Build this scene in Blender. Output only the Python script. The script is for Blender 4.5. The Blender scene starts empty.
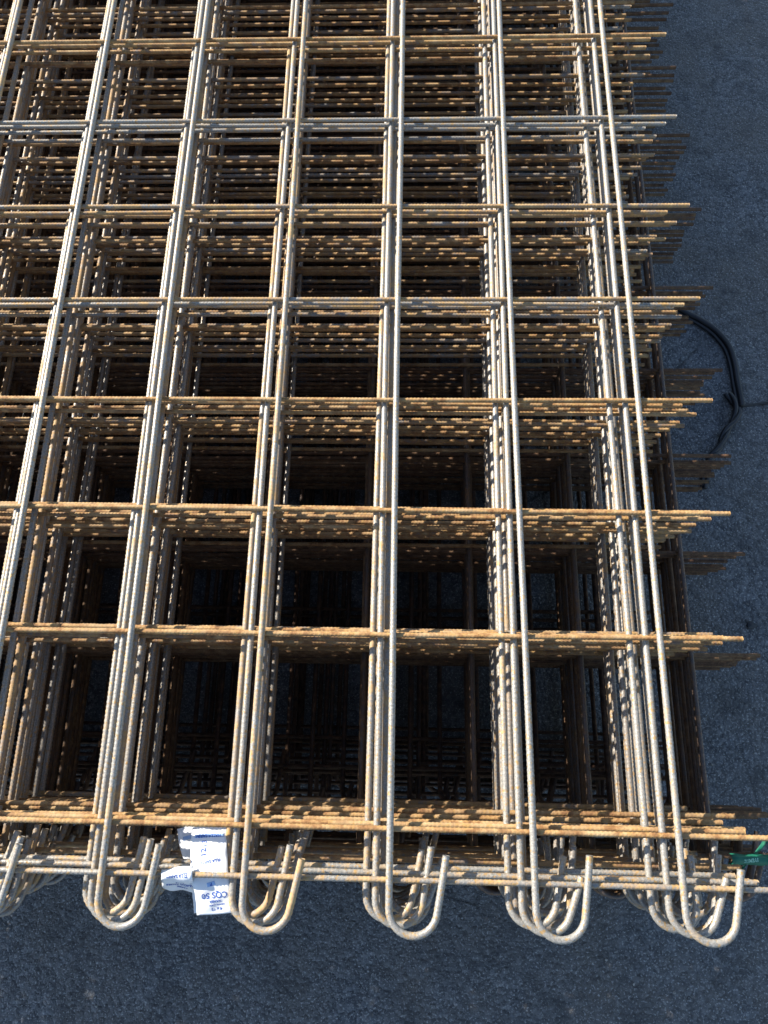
import bpy, bmesh, math, random
from mathutils import Vector, Matrix
random.seed(7)
PI = math.pi
sc = bpy.context.scene

# ------------------------------------------------------------------ camera, sky, sun, exposure
R_LONG, R_CROSS = .0051, .0040            # bar radii
PITCH = .0178                             # one sheet on the next
N_UP, N_LOW, N_BOT = 15, 12, 10           # three bundles, one on the other, the bottom one added to block light
NS = N_UP + N_LOW + N_BOT
ZC = -(R_LONG + R_CROSS - .0008)          # crossbar axis below the long bar axis
H = R_CROSS - ZC + (NS - 1) * PITCH       # height of the top sheet's long bars

cam = bpy.data.cameras.new('camera')
cam.sensor_fit = 'VERTICAL'; cam.sensor_height = 24.0
cam.lens = 746.83 / 1024 * 24
cam.clip_start = .02; cam.clip_end = 500
camo = bpy.data.objects.new('camera', cam); sc.collection.objects.link(camo)
camo.location = (.0214, .1629, H + 1.1319); camo.rotation_euler = (.3161, .0277, .0200)
sc.camera = camo

TO_SUN = Vector((-1.56, .92, 1.0)).normalized()
w = bpy.data.worlds.new('World'); sc.world = w; w.use_nodes = True
nt = w.node_tree; bg = nt.nodes['Background']
sky = nt.nodes.new('ShaderNodeTexSky'); sky.sky_type = 'NISHITA'; sky.sun_disc = False
sky.sun_elevation = math.asin(TO_SUN.z); sky.sun_rotation = math.atan2(TO_SUN.x, TO_SUN.y) % (2 * PI)
sky.air_density = 1.0; sky.dust_density = .4; sky.ozone_density = 1.6
nt.links.new(sky.outputs[0], bg.inputs[0]); bg.inputs[1].default_value = .105
sl = bpy.data.lights.new('sun', 'SUN'); sl.energy = 5.0; sl.angle = math.radians(.6); sl.color = (1, .93, .82)
so = bpy.data.objects.new('sun', sl); sc.collection.objects.link(so)
so.rotation_euler = (-TO_SUN).to_track_quat('-Z', 'Y').to_euler(); so.location = (-3, 2, 4)
sc.view_settings.view_transform = 'Standard'; sc.view_settings.look = 'None'
sc.view_settings.exposure = 1.12; sc.view_settings.gamma = 1
sc.cycles.use_denoising = True
sc.cycles.max_bounces = 8; sc.cycles.diffuse_bounces = 2

# ------------------------------------------------------------------ helpers
def mesh_obj(name, verts, faces, mat, parent=None, smooth=True):
    m = bpy.data.meshes.new(name); m.from_pydata(verts, [], faces); m.update()
    if smooth: m.polygons.foreach_set('use_smooth', [True] * len(m.polygons))
    m.materials.append(mat)
    o = bpy.data.objects.new(name, m); sc.collection.objects.link(o)
    if parent: o.parent = parent
    return o
def tag(o, label=None, cat=None, group=None, kind=None):
    for k, v in (('label', label), ('category', cat), ('group', group), ('kind', kind)):
        if v: o[k] = v
    return o
def empty(name, loc):
    o = bpy.data.objects.new(name, None); sc.collection.objects.link(o)
    o.location = loc; o.empty_display_size = .05
    return o
class NT:
    def __init__(s, name):
        s.m = bpy.data.materials.new(name); s.m.use_nodes = True
        s.t = s.m.node_tree; s.b = s.t.nodes['Principled BSDF']
    def n(s, typ, **kw):
        x = s.t.nodes.new('ShaderNode' + typ)
        for k, v in kw.items(): setattr(x, k, v)
        return x
    def put(s, sock, v):
        if hasattr(v, 'is_linked') or isinstance(v, bpy.types.NodeSocket): s.t.links.new(v, sock)
        else: sock.default_value = v
    def math(s, op, a, b=0.0, clamp=False):
        x = s.n('Math', operation=op); x.use_clamp = clamp
        s.put(x.inputs[0], a); s.put(x.inputs[1], b); return x.outputs[0]
    def noise(s, vec, scale, detail=3, rough=.6, dist=0):
        x = s.n('TexNoise'); s.put(x.inputs['Vector'], vec)
        x.inputs['Scale'].default_value = scale; x.inputs['Detail'].default_value = detail
        x.inputs['Roughness'].default_value = rough; x.inputs['Distortion'].default_value = dist
        return x.outputs['Fac']
    def ramp(s, fac, stops):
        x = s.n('ValToRGB'); s.put(x.inputs[0], fac); e = x.color_ramp.elements
        while len(e) < len(stops): e.new(.5)
        for q, (p, c) in zip(e, stops):
            q.position = p; q.color = (c, c, c, 1) if isinstance(c, (int, float)) else (*c, 1)
        return x.outputs[0]
    def mix(s, fac, a, b):
        x = s.n('Mix', data_type='RGBA'); s.put(x.inputs[0], fac)
        for i, v in ((6, a), (7, b)):
            s.put(x.inputs[i], (*v, 1) if isinstance(v, tuple) else v)
        return x.outputs[2]
    def bump(s, h, strength, dist, normal=None):
        x = s.n('Bump'); s.put(x.inputs['Height'], h)
        x.inputs['Strength'].default_value = strength; x.inputs['Distance'].default_value = dist
        if normal: s.put(x.inputs['Normal'], normal)
        return x.outputs[0]
    def set(s, **kw):
        for k, v in kw.items():
            s.put(s.b.inputs[k.replace('_', ' ')], (*v, 1) if isinstance(v, tuple) else v)
        return s.m

# ------------------------------------------------------------------ materials
def mat_rebar():
    M = NT('rebar_steel')
    tc = M.n('TexCoord').outputs['Object']; inf = M.n('ObjectInfo').outputs['Random']
    off = M.n('CombineXYZ'); M.put(off.inputs[0], M.math('MULTIPLY', inf, 37.0)); M.put(off.inputs[1], M.math('MULTIPLY', inf, 91.0))
    va = M.n('VectorMath', operation='ADD'); M.put(va.inputs[0], tc); M.put(va.inputs[1], off.outputs[0]); v = va.outputs[0]
    rust = M.n('Attribute', attribute_type='OBJECT', attribute_name='rust').outputs['Fac']
    big = M.noise(v, 14, 3, .6); mid = M.noise(v, 75, 4, .65); fine = M.noise(v, 420, 3, .7)
    # mask of rust: rises with the bar's own rust value
    s = M.math('ADD', M.math('MULTIPLY', big, .95), M.math('MULTIPLY', mid, .75))
    s = M.math('ADD', s, M.math('MULTIPLY', fine, .25))
    s = M.math('ADD', s, M.math('SUBTRACT', rust, 1.46))
    mask = M.math('MULTIPLY', M.math('ADD', s, .12), 4.2, True)
    steel = M.ramp(fine, [(.25, (.15, .145, .13)), (.5, (.30, .285, .255)), (.75, (.47, .445, .395))])
    rcol = M.ramp(mid, [(.3, (.15, .068, .022)), (.46, (.29, .145, .052)), (.6, (.43, .265, .110)), (.75, (.53, .38, .20))])
    rcol = M.mix(M.ramp(big, [(.45, 0.0), (.65, .6)]), rcol, (.48, .35, .19))
    col = M.mix(mask, steel, rcol)
    fl = M.ramp(M.noise(v, 160, 2, .5), [(.56, 0.0), (.66, .8)])
    col = M.mix(fl, col, (.42, .25, .08))
    rust_shade = M.n('Attribute', attribute_type='OBJECT', attribute_name='rust_shade').outputs['Fac']
    col = M.mix(rust_shade, col, M.ramp(mid, [(.35, (.030, .013, .008)), (.55, (.075, .034, .019)), (.7, (.14, .072, .038))]))  # dark rust of the lower bundle, and shade painted into other deep bars
    rough = M.math('ADD', .42, M.math('MULTIPLY', mask, .38))
    met = M.math('MULTIPLY', M.math('SUBTRACT', 1.0, mask), .22)
    return M.set(Base_Color=col, Roughness=rough, Metallic=met, Normal=M.bump(fine, .35, .0012))
def mat_asphalt():
    M = NT('asphalt'); v0 = M.n('TexCoord').outputs['Object']
    wn = M.n('TexNoise'); M.put(wn.inputs['Vector'], v0); wn.inputs['Scale'].default_value = 160; wn.inputs['Detail'].default_value = 3
    sc_ = M.n('VectorMath', operation='SCALE'); M.put(sc_.inputs[0], wn.outputs['Color']); sc_.inputs['Scale'].default_value = .005
    ad = M.n('VectorMath', operation='ADD'); M.put(ad.inputs[0], v0); M.put(ad.inputs[1], sc_.outputs[0]); v = ad.outputs[0]
    spk = M.ramp(M.noise(v0, 230, 3, .6), [(.575, 0.0), (.65, .95)])
    cr = M.n('TexVoronoi', feature='DISTANCE_TO_EDGE'); M.put(cr.inputs['Vector'], v); cr.inputs['Scale'].default_value = 3.1
    crack = M.math('MULTIPLY', M.ramp(cr.outputs['Distance'], [(.0, 1.0), (.012, 0.0)]), M.ramp(M.noise(v0, 4, 3, .6), [(.5, 0.0), (.62, .6)]))
    vo = M.n('TexVoronoi', feature='F1'); M.put(vo.inputs['Vector'], v); vo.inputs['Scale'].default_value = 105
    v2 = M.n('TexVoronoi', feature='F1'); M.put(v2.inputs['Vector'], v); v2.inputs['Scale'].default_value = 310
    sep = M.n('SeparateColor'); M.put(sep.inputs[0], vo.outputs['Color'])
    sep2 = M.n('SeparateColor'); M.put(sep2.inputs[0], v2.outputs['Color'])
    patch = M.noise(v, 5, 4, .6); clump = M.noise(v, 38, 4, .7); fine = M.noise(v, 600, 2, .6)
    base = M.ramp(sep.outputs[0], [(0, (.038, .041, .047)), (.5, (.122, .126, .134)), (.85, (.245, .250, .256)), (.97, (.27, .265, .26))])
    chips = M.ramp(sep2.outputs[1], [(0, (.032, .035, .040)), (.6, (.114, .118, .126)), (.93, (.125, .123, .12)), (.985, (.50, .48, .45))])
    col = M.mix(.5, base, chips)
    dust = M.math('MULTIPLY', M.ramp(clump, [(.45, 0.0), (.75, .45)]), M.ramp(patch, [(.35, .25), (.65, 1.0)]))
    col = M.mix(dust, col, (.165, .162, .158))
    col = M.mix(M.ramp(M.noise(v, 3.2, 4, .65), [(.38, 0.0), (.66, .75)]), col, (.125, .108, .090))
    col = M.mix(spk, col, (.42, .41, .39))
    col = M.mix(crack, col, (.012, .012, .012))
    dark = M.ramp(M.noise(v, 11, 6, .75), [(.50, 0.0), (.66, .6)])
    col = M.mix(dark, col, (.035, .036, .039))
    h = M.math('SUBTRACT', 1.0, M.math('MULTIPLY', vo.outputs['Distance'], 1.0))
    h = M.math('ADD', M.math('ADD', h, M.math('MULTIPLY', sep.outputs[1], .5)), M.math('MULTIPLY', M.math('SUBTRACT', 1.0, v2.outputs['Distance']), .35))
    h = M.math('ADD', h, M.math('MULTIPLY', clump, .9))
    return M.set(Base_Color=col, Roughness=M.math('ADD', .62, M.math('MULTIPLY', fine, .25)), Normal=M.bump(M.math('SUBTRACT', h, M.math('MULTIPLY', crack, 1.5)), .85, .005))
def mat_plain(name, c, rough=.5, var=.12, scale=60, metallic=0.0, coat=0.0):
    M = NT(name); v = M.n('TexCoord').outputs['Object']
    f = M.noise(v, scale, 4, .6)
    col = M.mix(f, tuple(x * (1 - var) for x in c), tuple(min(1, x * (1 + var)) for x in c))
    return M.set(Base_Color=col, Roughness=rough, Metallic=metallic, Coat_Weight=coat, Normal=M.bump(f, .1, .001))
def mat_stone():
    M = NT('pebble_stone'); r = M.noise(M.n('TexCoord').outputs['Object'], 70, 2)
    return M.set(Base_Color=M.ramp(r, [(.3, (.07, .068, .064)), (.5, (.20, .19, .175)), (.68, (.46, .44, .40))]), Roughness=.8)
REBAR, ASPHALT = mat_rebar(), mat_asphalt()
PAPER = mat_plain('white_plastic_label', (.80, .81, .82), .45, .03)
INK = mat_plain('blue_ink', (.03, .10, .40), .6, .1)
BAND = mat_plain('pale_blue_print', (.30, .46, .74), .5, .05)
GREEN = mat_plain('green_plastic_label', (.006, .13, .075), .6, .35, 90)
GREEN_INK = mat_plain('pale_green_print', (.30, .60, .45), .5, .1)
RUBBER = mat_plain('black_rubber', (.018, .018, .02), .42, .3, 80)
STONE = mat_stone()

# ------------------------------------------------------------------ ground
def ground():
    bm = bmesh.new(); bmesh.ops.create_grid(bm, x_segments=8, y_segments=8, size=60)
    me = bpy.data.meshes.new('asphalt_ground'); bm.to_mesh(me); bm.free(); me.materials.append(ASPHALT)
    o = bpy.data.objects.new('asphalt_ground', me); sc.collection.objects.link(o)
    tag(o, 'dark grey asphalt yard in the shade of the stack', 'ground', kind='structure')
ground()

# ------------------------------------------------------------------ ribbed bars
def sweep(pts, r, rib_pitch=.0066, rib_h=.10, sides=10, per=5, phase=0.0, lean=1):
    """Ribbed bar along a polyline (dense); returns verts and faces."""
    L = [0.0]
    for a, b in zip(pts, pts[1:]): L.append(L[-1] + (b - a).length)
    n = max(2, int(L[-1] / (rib_pitch / per)))
    V, F = [], []; j = 0
    up = Vector((0, 0, 1)); 
    for i in range(n + 1):
        s = L[-1] * i / n
        while j < len(L) - 2 and L[j + 1] < s: j += 1
        t = (s - L[j]) / max(1e-9, L[j + 1] - L[j])
        p = pts[j].lerp(pts[j + 1], t)
        a = pts[max(0, j)]; b = pts[min(len(pts) - 1, j + 1)]
        d = (b - a).normalized()
        if j + 2 < len(pts): d = d.lerp((pts[j + 2] - pts[j + 1]).normalized(), t * .5).normalized()
        sx = d.cross(up).normalized(); sz = sx.cross(d)
        for k in range(sides):
            th = 2 * PI * k / sides
            q = s / rib_pitch + phase + lean * .8 * math.cos(th) * (1 if math.sin(th) > 0 else -1)
            c = .5 + .5 * math.cos(2 * PI * q)
            rr = r * (1 - rib_h * .45 + rib_h * 1.35 * c ** 2.5 * (.35 + .65 * abs(math.sin(th + .3))))
            V.append(p + sx * (math.cos(th) * rr) + sz * (math.sin(th) * rr))
    for i in range(n):
        for k in range(sides):
            a, b = i * sides + k, i * sides + (k + 1) % sides
            F.append((a, b, b + sides, a + sides))
    for base, rev in ((0, False), (n * sides, True)):
        f = [base + k for k in range(sides)]
        F.append(f if not rev else f[::-1])
    return V, F
YEND = 3.20
def wob(seed, amp):
    rn = random.Random(seed); a = [(rn.uniform(-1, 1) * amp / (k + 1), rn.uniform(1.2, 2.4) * (k + 1), rn.uniform(0, 6.3)) for k in range(3)]
    return lambda y: sum(A * math.sin(f * y + p) - A * math.sin(p) for A, f, p in a)
def long_bar(seed, amp=.0028, flare=10, ret=.072, rad=.033, tip=0.0):
    f = wob(seed, amp); g = wob(seed + 50, .0006)
    pts = [Vector((f(y), y, g(y))) for y in [YEND - i * .05 for i in range(int(YEND / .05) + 1)]]
    y0 = pts[-1].y; pts.append(Vector((0, -.015, 0)))
    yc = -.033
    end = 180 - flare
    for q in range(19):
        a = end * q / 18; t = math.radians(180 + a)
        pts.append(Vector((rad + rad * math.cos(t), yc + rad * math.sin(t), tip * a / 180)))
    d = (pts[-1] - pts[-2]).normalized()
    for k in range(1, 7):
        pts.append(pts[-1] + d * (ret / 6))
        # ease the last stretch upright
        d = (d + Vector((-.006, 0, 0))).normalized()
    return sweep(pts, R_LONG, .0070, .11, phase=seed * .37, lean=1)
def cross_bar(seed, x0, x1, amp=.0024):
    f = wob(seed, amp); n = 50
    pts = [Vector((x0 + (x1 - x0) * i / n, f(x0 + (x1 - x0) * i / n), 0)) for i in range(n + 1)]
    return sweep(pts, R_CROSS, .0062, .22, phase=seed * .31, lean=-1)
def as_mesh(name, vf):
    m = bpy.data.meshes.new(name); m.from_pydata(vf[0], [], vf[1]); m.update()
    m.polygons.foreach_set('use_smooth', [True] * len(m.polygons)); m.materials.append(REBAR)
    return m
LONGS = [as_mesh('hooked_bar', long_bar(11 + i, flare=fl, ret=rt, tip=tp)) for i, (fl, rt, tp) in
         enumerate([(6, .072, .0), (8, .064, .002), (4, .075, .0), (-5, .058, -.006), (17, .052, .003), (11, .080, -.004)])]
XR = .4
XL = -1.66
CROSS = [as_mesh('crossbar', cross_bar(31 + i, XL, XR + t)) for i, t in enumerate([.126, .122, .129, .118, .124])]
CROSS_LONG = as_mesh('crossbar', cross_bar(77, XL, XR + .142, .001))

COLS = list(range(-4, 7))                                   # x = c*.2 - .8
ROWS = [0, .0654, .3382, .5385, .7347, .9310, 1.1315, 1.3364, 1.5454] + [1.5454 + .2035 * k for k in range(1, 9)]
ROW_RUST = [.42, .86, .84, .90, .86, .46, .62, .40, .66, .7, .6, .7, .6, .7, .6, .7, .6]

def build_sheet():
    root = empty('rebar_mesh_sheet', (0, 0, 0))
    for c in COLS:
        o = bpy.data.objects.new('hooked_bar', LONGS[0]); sc.collection.objects.link(o); o.parent = root
        o.location = (c * .2 - .8, 0, 0)
    for y in ROWS:
        o = bpy.data.objects.new('crossbar', CROSS[0]); sc.collection.objects.link(o); o.parent = root
        o.location = (0, y, ZC)
    return root
def copy_sheet(src):
    r = src.copy(); sc.collection.objects.link(r)
    for ch in src.children:
        c = ch.copy(); sc.collection.objects.link(c); c.parent = r
    return r
ORD = ['', 'second', 'third', 'fourth', 'fifth', 'sixth', 'seventh', 'eighth', 'ninth', 'tenth', 'eleventh', 'twelfth', 'thirteenth', 'fourteenth', 'fifteenth', 'sixteenth']
# offsets read from the photograph for the upper sheets, then small drifts
OFF = [(0, 0), (-.018, .006), (-.034, .011), (-.010, .004), (-.006, .018), (-.014, -.003), (-.016, .012)]
proto = build_sheet()
sheets = [proto] + [copy_sheet(proto) for _ in range(NS - 1)]
def bundle(i): return 0 if i < N_UP else 1 if i < N_UP + N_LOW else 2
def settle():
    """Where each sheet came to lie: drifts of a few centimetres, so that the pile has no straight shaft through it along the sun."""
    M = 400; res = []; rj = random.Random(8)
    for ax, (slope, r) in enumerate(((-TO_SUN.x / TO_SUN.z, R_LONG), (-TO_SUN.y / TO_SUN.z, R_CROSS))):
        g = slope * PITCH; q = int(r * math.sqrt(1 + slope * slope) / .2 * M)
        cov = [0] * M; d = []
        for i in range(NS):
            b = bundle(i); mid = ((-.018, .013), (.142, .012), (.035, .10))[b][ax]; rad = ((.009, .011), (.014, .011), (.07, .07))[b][ax]
            if i in (N_UP, N_UP + N_LOW): cov = [0] * M                     # each bundle on its own
            cells = lambda c: [(int((c - g * i) / .2 * M) + t) % M for t in range(-q, q + 1)]
            if i < len(OFF): c = OFF[i][ax]
            else:
                c = min([mid + rad * (t / 24 - 1) for t in range(49)],
                        key=lambda c: sum(min(cov[k], 3) for k in cells(c)) + (30, 30, 3)[b] * abs(c - mid) + (0, 0, 4)[b] * rj.random())
            for k in cells(c): cov[k] += 1
            d.append(c)
        print('open share along axis', ax, sum(k == 0 for k in cov) / M)
        res.append(d)
    return list(zip(*res))
PLACES = settle()
for i, sh in enumerate(sheets):
    rn = random.Random(100 + i)
    dx, dy = PLACES[i]; low = i >= N_UP
    sh.location = (dx, dy, H - i * PITCH)
    sh.rotation_euler = (0, 0, 0 if i == 0 else rn.uniform(-.0011, .0011))
    nl = nc = 0
    for ch in sh.children: ch['rust_shade'] = rn.uniform(.9, 1.0) if i >= N_UP + N_LOW else rn.uniform(.66, .88) if low else (0.0 if i < 3 else rn.uniform(.08, .36))  # deeper sheets coloured darker: lower bundle's dark rust, elsewhere painted shade
    for ch in sh.children:
        if ch.data in LONGS:
            c = COLS[nl]; nl += 1
            ch.data = LONGS[rn.randrange(6)] if i else LONGS[(0, 2, 1)[nl % 3]]
            j = .0006 if i == 0 else .0016
            ch.location = (c * .2 - .8 + rn.uniform(-j, j), rn.uniform(-j, j) * 1.6, 0)
            ch.rotation_euler = (0, rn.uniform(-.13, .13) * (0 if i == 0 else 1), 0 if i == 0 else rn.uniform(-.0012, .0012))
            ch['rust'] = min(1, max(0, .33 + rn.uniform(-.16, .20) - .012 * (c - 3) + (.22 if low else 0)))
        else:
            y = ROWS[nc]; k = nc; nc += 1
            ch.data = CROSS[rn.randrange(5)] if i else CROSS[(0, 2, 0)[nc % 3]]
            if i == 0 and k < 2: ch.data = CROSS_LONG
            j = .0005 if i == 0 else .0036
            ch.location = (rn.uniform(-j, j) * 2.5, y + rn.uniform(-j, j), ZC)
            ch.rotation_euler = (rn.uniform(0, .0), 0, 0 if i == 0 else rn.uniform(-.0026, .0026))
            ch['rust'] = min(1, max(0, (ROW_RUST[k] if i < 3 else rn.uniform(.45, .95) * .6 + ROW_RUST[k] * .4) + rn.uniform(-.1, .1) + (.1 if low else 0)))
    if i == 0: lab = 'topmost rebar mesh sheet of the stack, fully sunlit with unbroken bars'
    elif i < N_UP - 1: lab = f'sunlit rusty rebar mesh sheet, {ORD[i]} from the top of the stack'
    elif i == N_UP - 1: lab = 'rebar mesh sheet lying directly on the lower bundle, last of the upper bundle'
    elif i == N_UP: lab = 'shaded dark rebar mesh sheet, topmost of the lower bundle shifted right'
    elif i == N_UP + N_LOW: lab = 'dark rebar mesh sheet deep in the stack, topmost of the added light-blocking bundle'
    elif i == NS - 1: lab = 'lowest dark rebar mesh sheet of the added light-blocking bundle, resting on the asphalt'
    elif low and i > N_UP + N_LOW: lab = f'dark rebar mesh sheet, {ORD[i - N_UP - N_LOW]} from the top of the added light-blocking bundle'
    else: lab = f'shaded dark rebar mesh sheet, {ORD[i - N_UP]} from the top of the lower bundle'
    tag(sh, lab, 'rebar mesh', 'rebar mesh sheets piled in one stack')

# ------------------------------------------------------------------ labels tied into the hook end
def catmull(P, n=10):
    out = []
    P = [P[0] * 2 - P[1]] + P + [P[-1] * 2 - P[-2]]
    for i in range(1, len(P) - 2):
        a, b, c, d = P[i - 1:i + 3]
        for k in range(n):
            t = k / n
            out.append(.5 * ((2 * b) + (c - a) * t + (2 * a - 5 * b + 4 * c - d) * t * t + (3 * b - a - 3 * c + d) * t ** 3))
    out.append(P[-2]); return out
class Strip:
    """A bent label: path along its length, width across."""
    def __init__(s, pts, width, skew=0.0, curl=0.0):
        s.p = catmull([Vector(q) for q in pts]); s.w = width; s.skew = skew; s.curl = curl
        s.L = [0.0]
        for a, b in zip(s.p, s.p[1:]): s.L.append(s.L[-1] + (b - a).length)
    def at(s, u, l, lift=0.0):
        l = min(max(l, 0), s.L[-1]); j = 0
        while j < len(s.L) - 2 and s.L[j + 1] < l: j += 1
        t = (l - s.L[j]) / max(1e-9, s.L[j + 1] - s.L[j])
        p = s.p[j].lerp(s.p[j + 1], t); d = (s.p[j + 1] - s.p[j]).normalized()
        ax = Vector((1, s.skew, 0)).normalized(); ax = (ax - d * ax.dot(d)).normalized()
        n = ax.cross(-d).normalized()
        if n.z < 0: n = -n
        return p + ax * u + n * (lift + s.curl * (2 * u / s.w) ** 2 + .0013 * math.sin(u * 170 + l * 90 + s.w * 900) * math.sin(l * 150 + 1))
    def build(s, name, mat, parent=None, u0=None, u1=None, l0=0, l1=None, lift=0.0, th=.0005, cut=None):
        u0 = -s.w / 2 if u0 is None else u0; u1 = s.w / 2 if u1 is None else u1; l1 = s.L[-1] if l1 is None else l1
        nu, nl = 10, max(4, int((l1 - l0) / .002)); V, F = [], []
        for side in (0, 1):
            for i in range(nl + 1):
                for k in range(nu + 1):
                    u = u0 + (u1 - u0) * k / nu
                    e = l1 if cut is None else l1 + cut(k / nu)
                    V.append(s.at(u, l0 + (e - l0) * i / nl, lift + (0 if side else -th)))
        q = (nl + 1) * (nu + 1); I = lambda sd, i, k: sd * q + i * (nu + 1) + k
        for i in range(nl):
            for k in range(nu):
                F.append((I(1, i, k), I(1, i, k + 1), I(1, i + 1, k + 1), I(1, i + 1, k)))
                F.append((I(0, i, k), I(0, i + 1, k), I(0, i + 1, k + 1), I(0, i, k + 1)))
        for i in range(nl):
            for k in (0, nu): F.append((I(0, i, k), I(1, i, k), I(1, i + 1, k), I(0, i + 1, k)))
        for k in range(nu):
            for i in (0, nl): F.append((I(0, i, k), I(0, i, k + 1), I(1, i, k + 1), I(1, i, k)))
        o = mesh_obj(name, V, F, mat, parent)
        bm = bmesh.new(); bm.from_mesh(o.data); bmesh.ops.recalc_face_normals(bm, faces=bm.faces); bm.to_mesh(o.data); bm.free()
        return o
    def text(s, body, size, u, l, parent, mat=None, rot=180, stretch=1.0, bold=.00018, lift=.0004):
        cu = bpy.data.curves.new('printed_text', 'FONT'); cu.body = body; cu.size = size
        cu.align_x = 'CENTER'; cu.align_y = 'CENTER'; cu.offset = bold
        t = bpy.data.objects.new('printed_text', cu); sc.collection.objects.link(t)
        me = bpy.data.meshes.new_from_object(t.evaluated_get(bpy.context.evaluated_depsgraph_get()))
        bpy.data.objects.remove(t); bpy.data.curves.remove(cu)
        a = math.radians(rot); c, sn = math.cos(a), math.sin(a)
        for v in me.vertices:
            x, y = v.co.x * stretch, v.co.y
            v.co = s.at(u + x * c - y * sn, l - (x * sn + y * c), lift)
        me.name = 'printed_text'; me.materials.clear(); me.materials.append(mat or INK)
        o = bpy.data.objects.new('printed_text', me); sc.collection.objects.link(o); o.parent = parent
        return o
def T(p): return (p[0], p[1], H + p[2])
LG = 'printed labels tied into the hook end'
# the bright label wrapped round the second sheet's end bar, its flap out past the hooks
s1 = Strip([T((-.2622, .0605, -.036)), T((-.2602, .0365, -.0285)), T((-.2553, .0117, -.0208)), T((-.2516, -.0051, -.0165)),
            T((-.2462, -.0234, -.0205)), T((-.2431, -.0528, -.030))], .052, .02, -.0008)
g1 = s1.build('label_tag', PAPER)
tag(g1, 'bright white label reading CQS 50, its flap hanging past the hooks', 'label', LG)
s1.build('printed_band', BAND, g1, -.021, .022, .0105, .0150, .00025, .0002)
s1.text('HALLA SARIN', .0058, -.001, .0128, g1, bold=.00025)
s1.text('13', .0100, -.006, .0235, g1, rot=90); s1.text('12', .0110, -.007, .0345, g1, rot=90)
s1.text('FLLA SARTS', .0054, .002, .0478, g1)
s1.build('printed_box', BAND, g1, -.006, .0055, .0745, .0805, .00025, .0002)
s1.text('B', .0065, -.0005, .0775, g1, bold=.0003)
s1.text('CQS 50', .0112, .0015, .0930, g1, bold=.00018)
s1.text('NAABA', .0050, .002, .1015, g1, bold=.00015)
s1.text('made in the works of', .0024, .004, .1068, g1)
s1.text('4 x 63', .0058, .003, .1125, g1, bold=.00022)
# the label wrapped over the top sheet's end bar to its left
s2 = Strip([T((-.2975, .0085, -.011)), T((-.2955, .0035, -.0030)), T((-.2942, -.0050, -.0028)), T((-.2960, -.0105, -.012)),
            T((-.2987, -.0200, -.030)), T((-.3000, -.0280, -.046))], .043, .03, .0)
g2 = s2.build('label_tag', PAPER, cut=lambda k: -.012 * (1 - k) ** 2 + .002 * math.sin(9 * k))
tag(g2, 'white label folded over the top end bar, left of the CQS 50 label', 'label', LG)
s2.text('ELLA SARIN', .0056, .0, .0150, g2)
s2.text('3 x 15', .0045, .004, .0310, g2, bold=.00022)
s2.text('AUOA MON', .0070, .004, .0395, g2, bold=.0003)
s2.text('BAARS', .0050, .006, .0480, g2, bold=.00022)
# labels half hidden behind those
s3 = Strip([T((-.280, .064, -.0560)), T((-.273, .040, -.0545)), T((-.264, .016, -.058)), T((-.262, .004, -.066))], .074, .02, .001)
g3 = s3.build('label_tag', PAPER)
tag(g3, 'wide pale label lying half hidden behind the bright CQS 50 label', 'label', LG)
s3.build('printed_band', BAND, g3, -.03, .034, .013, .018, .00025, .0002); s3.text('S 10', .006, .028, .0155, g3)
s4 = Strip([T((-.262, .006, -.060)), T((-.262, -.012, -.054)), T((-.262, -.032, -.058)), T((-.259, -.056, -.066))], .046, .02, .0)
g4 = s4.build('label_tag', PAPER)
tag(g4, 'blank pale label peeking out under the left edge of the CQS 50 label', 'label', LG)
# the green label on the lower bundle
s5 = Strip([(.607, .0235, H - .210), (.608, .0195, H - .202), (.609, .0125, H - .202), (.610, .0075, H - .208)], .124, -.06, .0)
g5 = s5.build('label_tag', GREEN)
tag(g5, 'glossy green label lying on the lower bundle at the right corner', 'label')
s5.text('RUMBAS', .0062, -.030, .0115, g5, GREEN_INK, rot=0)
s6 = Strip([(.600, .0345, H - .215), (.602, .0325, H - .2146), (.604, .0305, H - .215)], .100, -.03, .0)
tag(s6.build('label_tag', GREEN), 'thin dark green strip lying just behind the glossy green label', 'label')

# ------------------------------------------------------------------ things on the asphalt
def tube(pts, r, sides=12, flat=1.0, per=.004):
    P = catmull([Vector(p) for p in pts], 12); V, F = [], []
    for i, p in enumerate(P):
        d = (P[min(i + 1, len(P) - 1)] - P[max(i - 1, 0)]).normalized()
        sx = d.cross(Vector((0, 0, 1))).normalized(); sz = sx.cross(d)
        for k in range(sides):
            a = 2 * PI * k / sides; V.append(p + sx * (math.cos(a) * r) + sz * (math.sin(a) * r * flat))
    n = len(P)
    for i in range(n - 1):
        for k in range(sides):
            a, b = i * sides + k, i * sides + (k + 1) % sides; F.append((a, b, b + sides, a + sides))
    F.append([k for k in range(sides)][::-1]); F.append([(n - 1) * sides + k for k in range(sides)])
    return V, F
hose = empty('rubber_hose', (.84, 1.05, 0))
tag(hose, 'black rubber hose curling out from under the sheets onto the asphalt', 'hose')
def hose_part(name, pts, r, flat=1.0):
    V, F = tube(pts, r, flat=flat); o = mesh_obj(name, [v - hose.location for v in V], F, RUBBER, hose); return o
up = [(0.6692, 1.3598), (0.7321, 1.3409), (0.7674, 1.3191), (0.8025, 1.2974), (0.8388, 1.2667), (0.8677, 1.2211), (0.8771, 1.1701), (0.8783, 1.117), (0.8806, 1.0735), (0.8817, 1.0419)]
hose_part('hose_run', [(x, y, .0082) for x, y in up], .0078)
hose_part('hose_run', [(x - .0105, y - .0075, .0055) for x, y in up], .0047)
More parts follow.
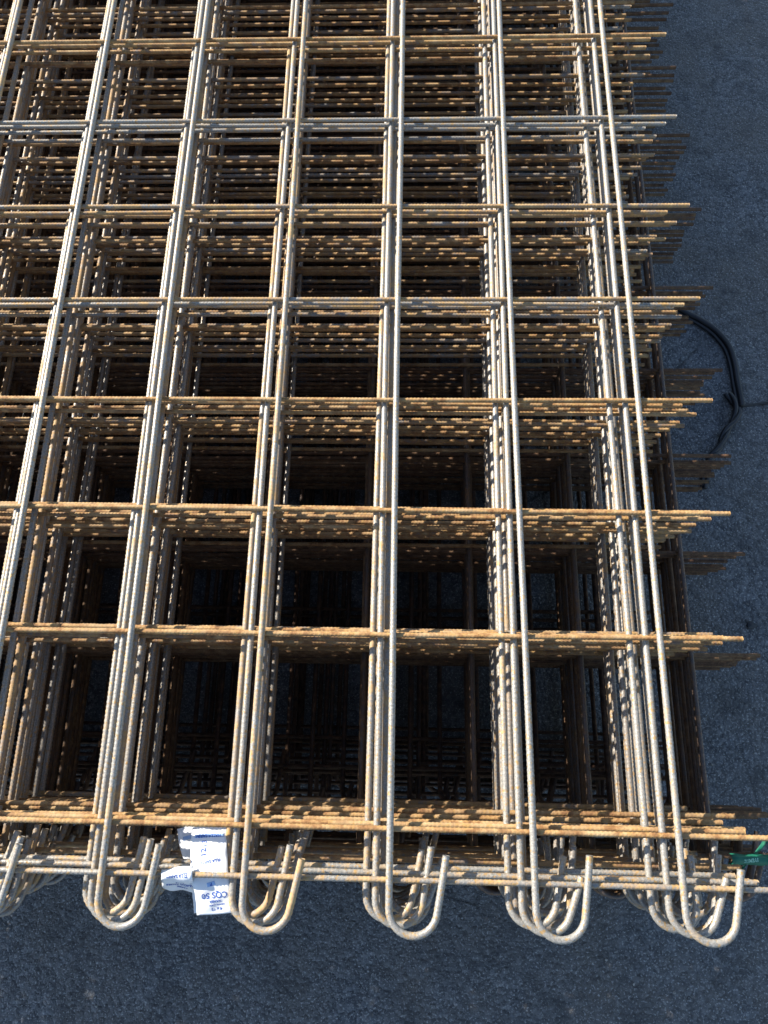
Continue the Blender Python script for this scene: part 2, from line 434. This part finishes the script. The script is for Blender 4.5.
tw = [(0.8476, 1.0762), (0.8601, 1.0532), (0.8668, 1.0247), (0.8531, 0.9964), (0.8352, 0.9738), (0.8224, 0.9514), (0.8091, 0.9237), (0.789, 0.9016), (0.7737, 0.8769), (0.7648, 0.8418), (0.7566, 0.8124)]
for ph in (0, PI):
    hose_part('hose_twist', [(x + .0062 * math.cos(1.4 * i + ph), y, .0105 + .0048 * math.sin(1.4 * i + ph)) for i, (x, y) in enumerate(tw)], .0060)
V, F = tube([(0.8846, 1.0448, 0.0035), (0.908, 1.0478, 0.0035), (0.9496, 1.0538, 0.0035), (1.0319, 1.06, 0.0035), (1.1092, 1.0662, 0.0035)], .0033)
tag(mesh_obj('thin_cord', V, F, RUBBER), 'thin black cord running right across the asphalt from the hose bend', 'cord')

def stone(loc, r, seed, name, mat, sq=.6):
    bm = bmesh.new(); bmesh.ops.create_icosphere(bm, subdivisions=1, radius=r); rn = random.Random(seed)
    for v in bm.verts: v.co *= rn.uniform(.7, 1.2); v.co.z *= sq; v.co += Vector((loc[0], loc[1], loc[2]))
    return bm
# loose grit: uncountable little chippings, one object
V, F = [], []; rn = random.Random(5)
for i in range(5200):
    x, y = rn.uniform(-.9, 1.3), rn.uniform(-.45, 2.5)
    if not (x > .42 or y < .02): continue
    r = .0008 + .0026 * rn.random() ** 3
    bm = stone((x, y, r * .4), r, i, '', None); b = len(V)
    V += [v.co.copy() for v in bm.verts]; F += [[b + v.index for v in f.verts] for f in bm.faces]; bm.free()
tag(mesh_obj('loose_grit', V, F, STONE, smooth=False), 'loose stone grit scattered over the asphalt', 'grit', kind='stuff')
def chip(x, y, r, label, seed, mat=STONE):
    bm = stone((0, 0, r * .32), r, seed, 'pebble', mat, .55)
    me = bpy.data.meshes.new('pebble'); bm.to_mesh(me); bm.free(); me.materials.append(mat)
    o = bpy.data.objects.new('pebble', me); sc.collection.objects.link(o); o.location = (x, y, 0); tag(o, label, 'stone')
chip(0.8327, 0.4729, .0125, 'dark angular stone lying on the asphalt right of the bar ends', 3, mat_plain('dark_stone', (.035, .037, .042), .7, .3, 90))
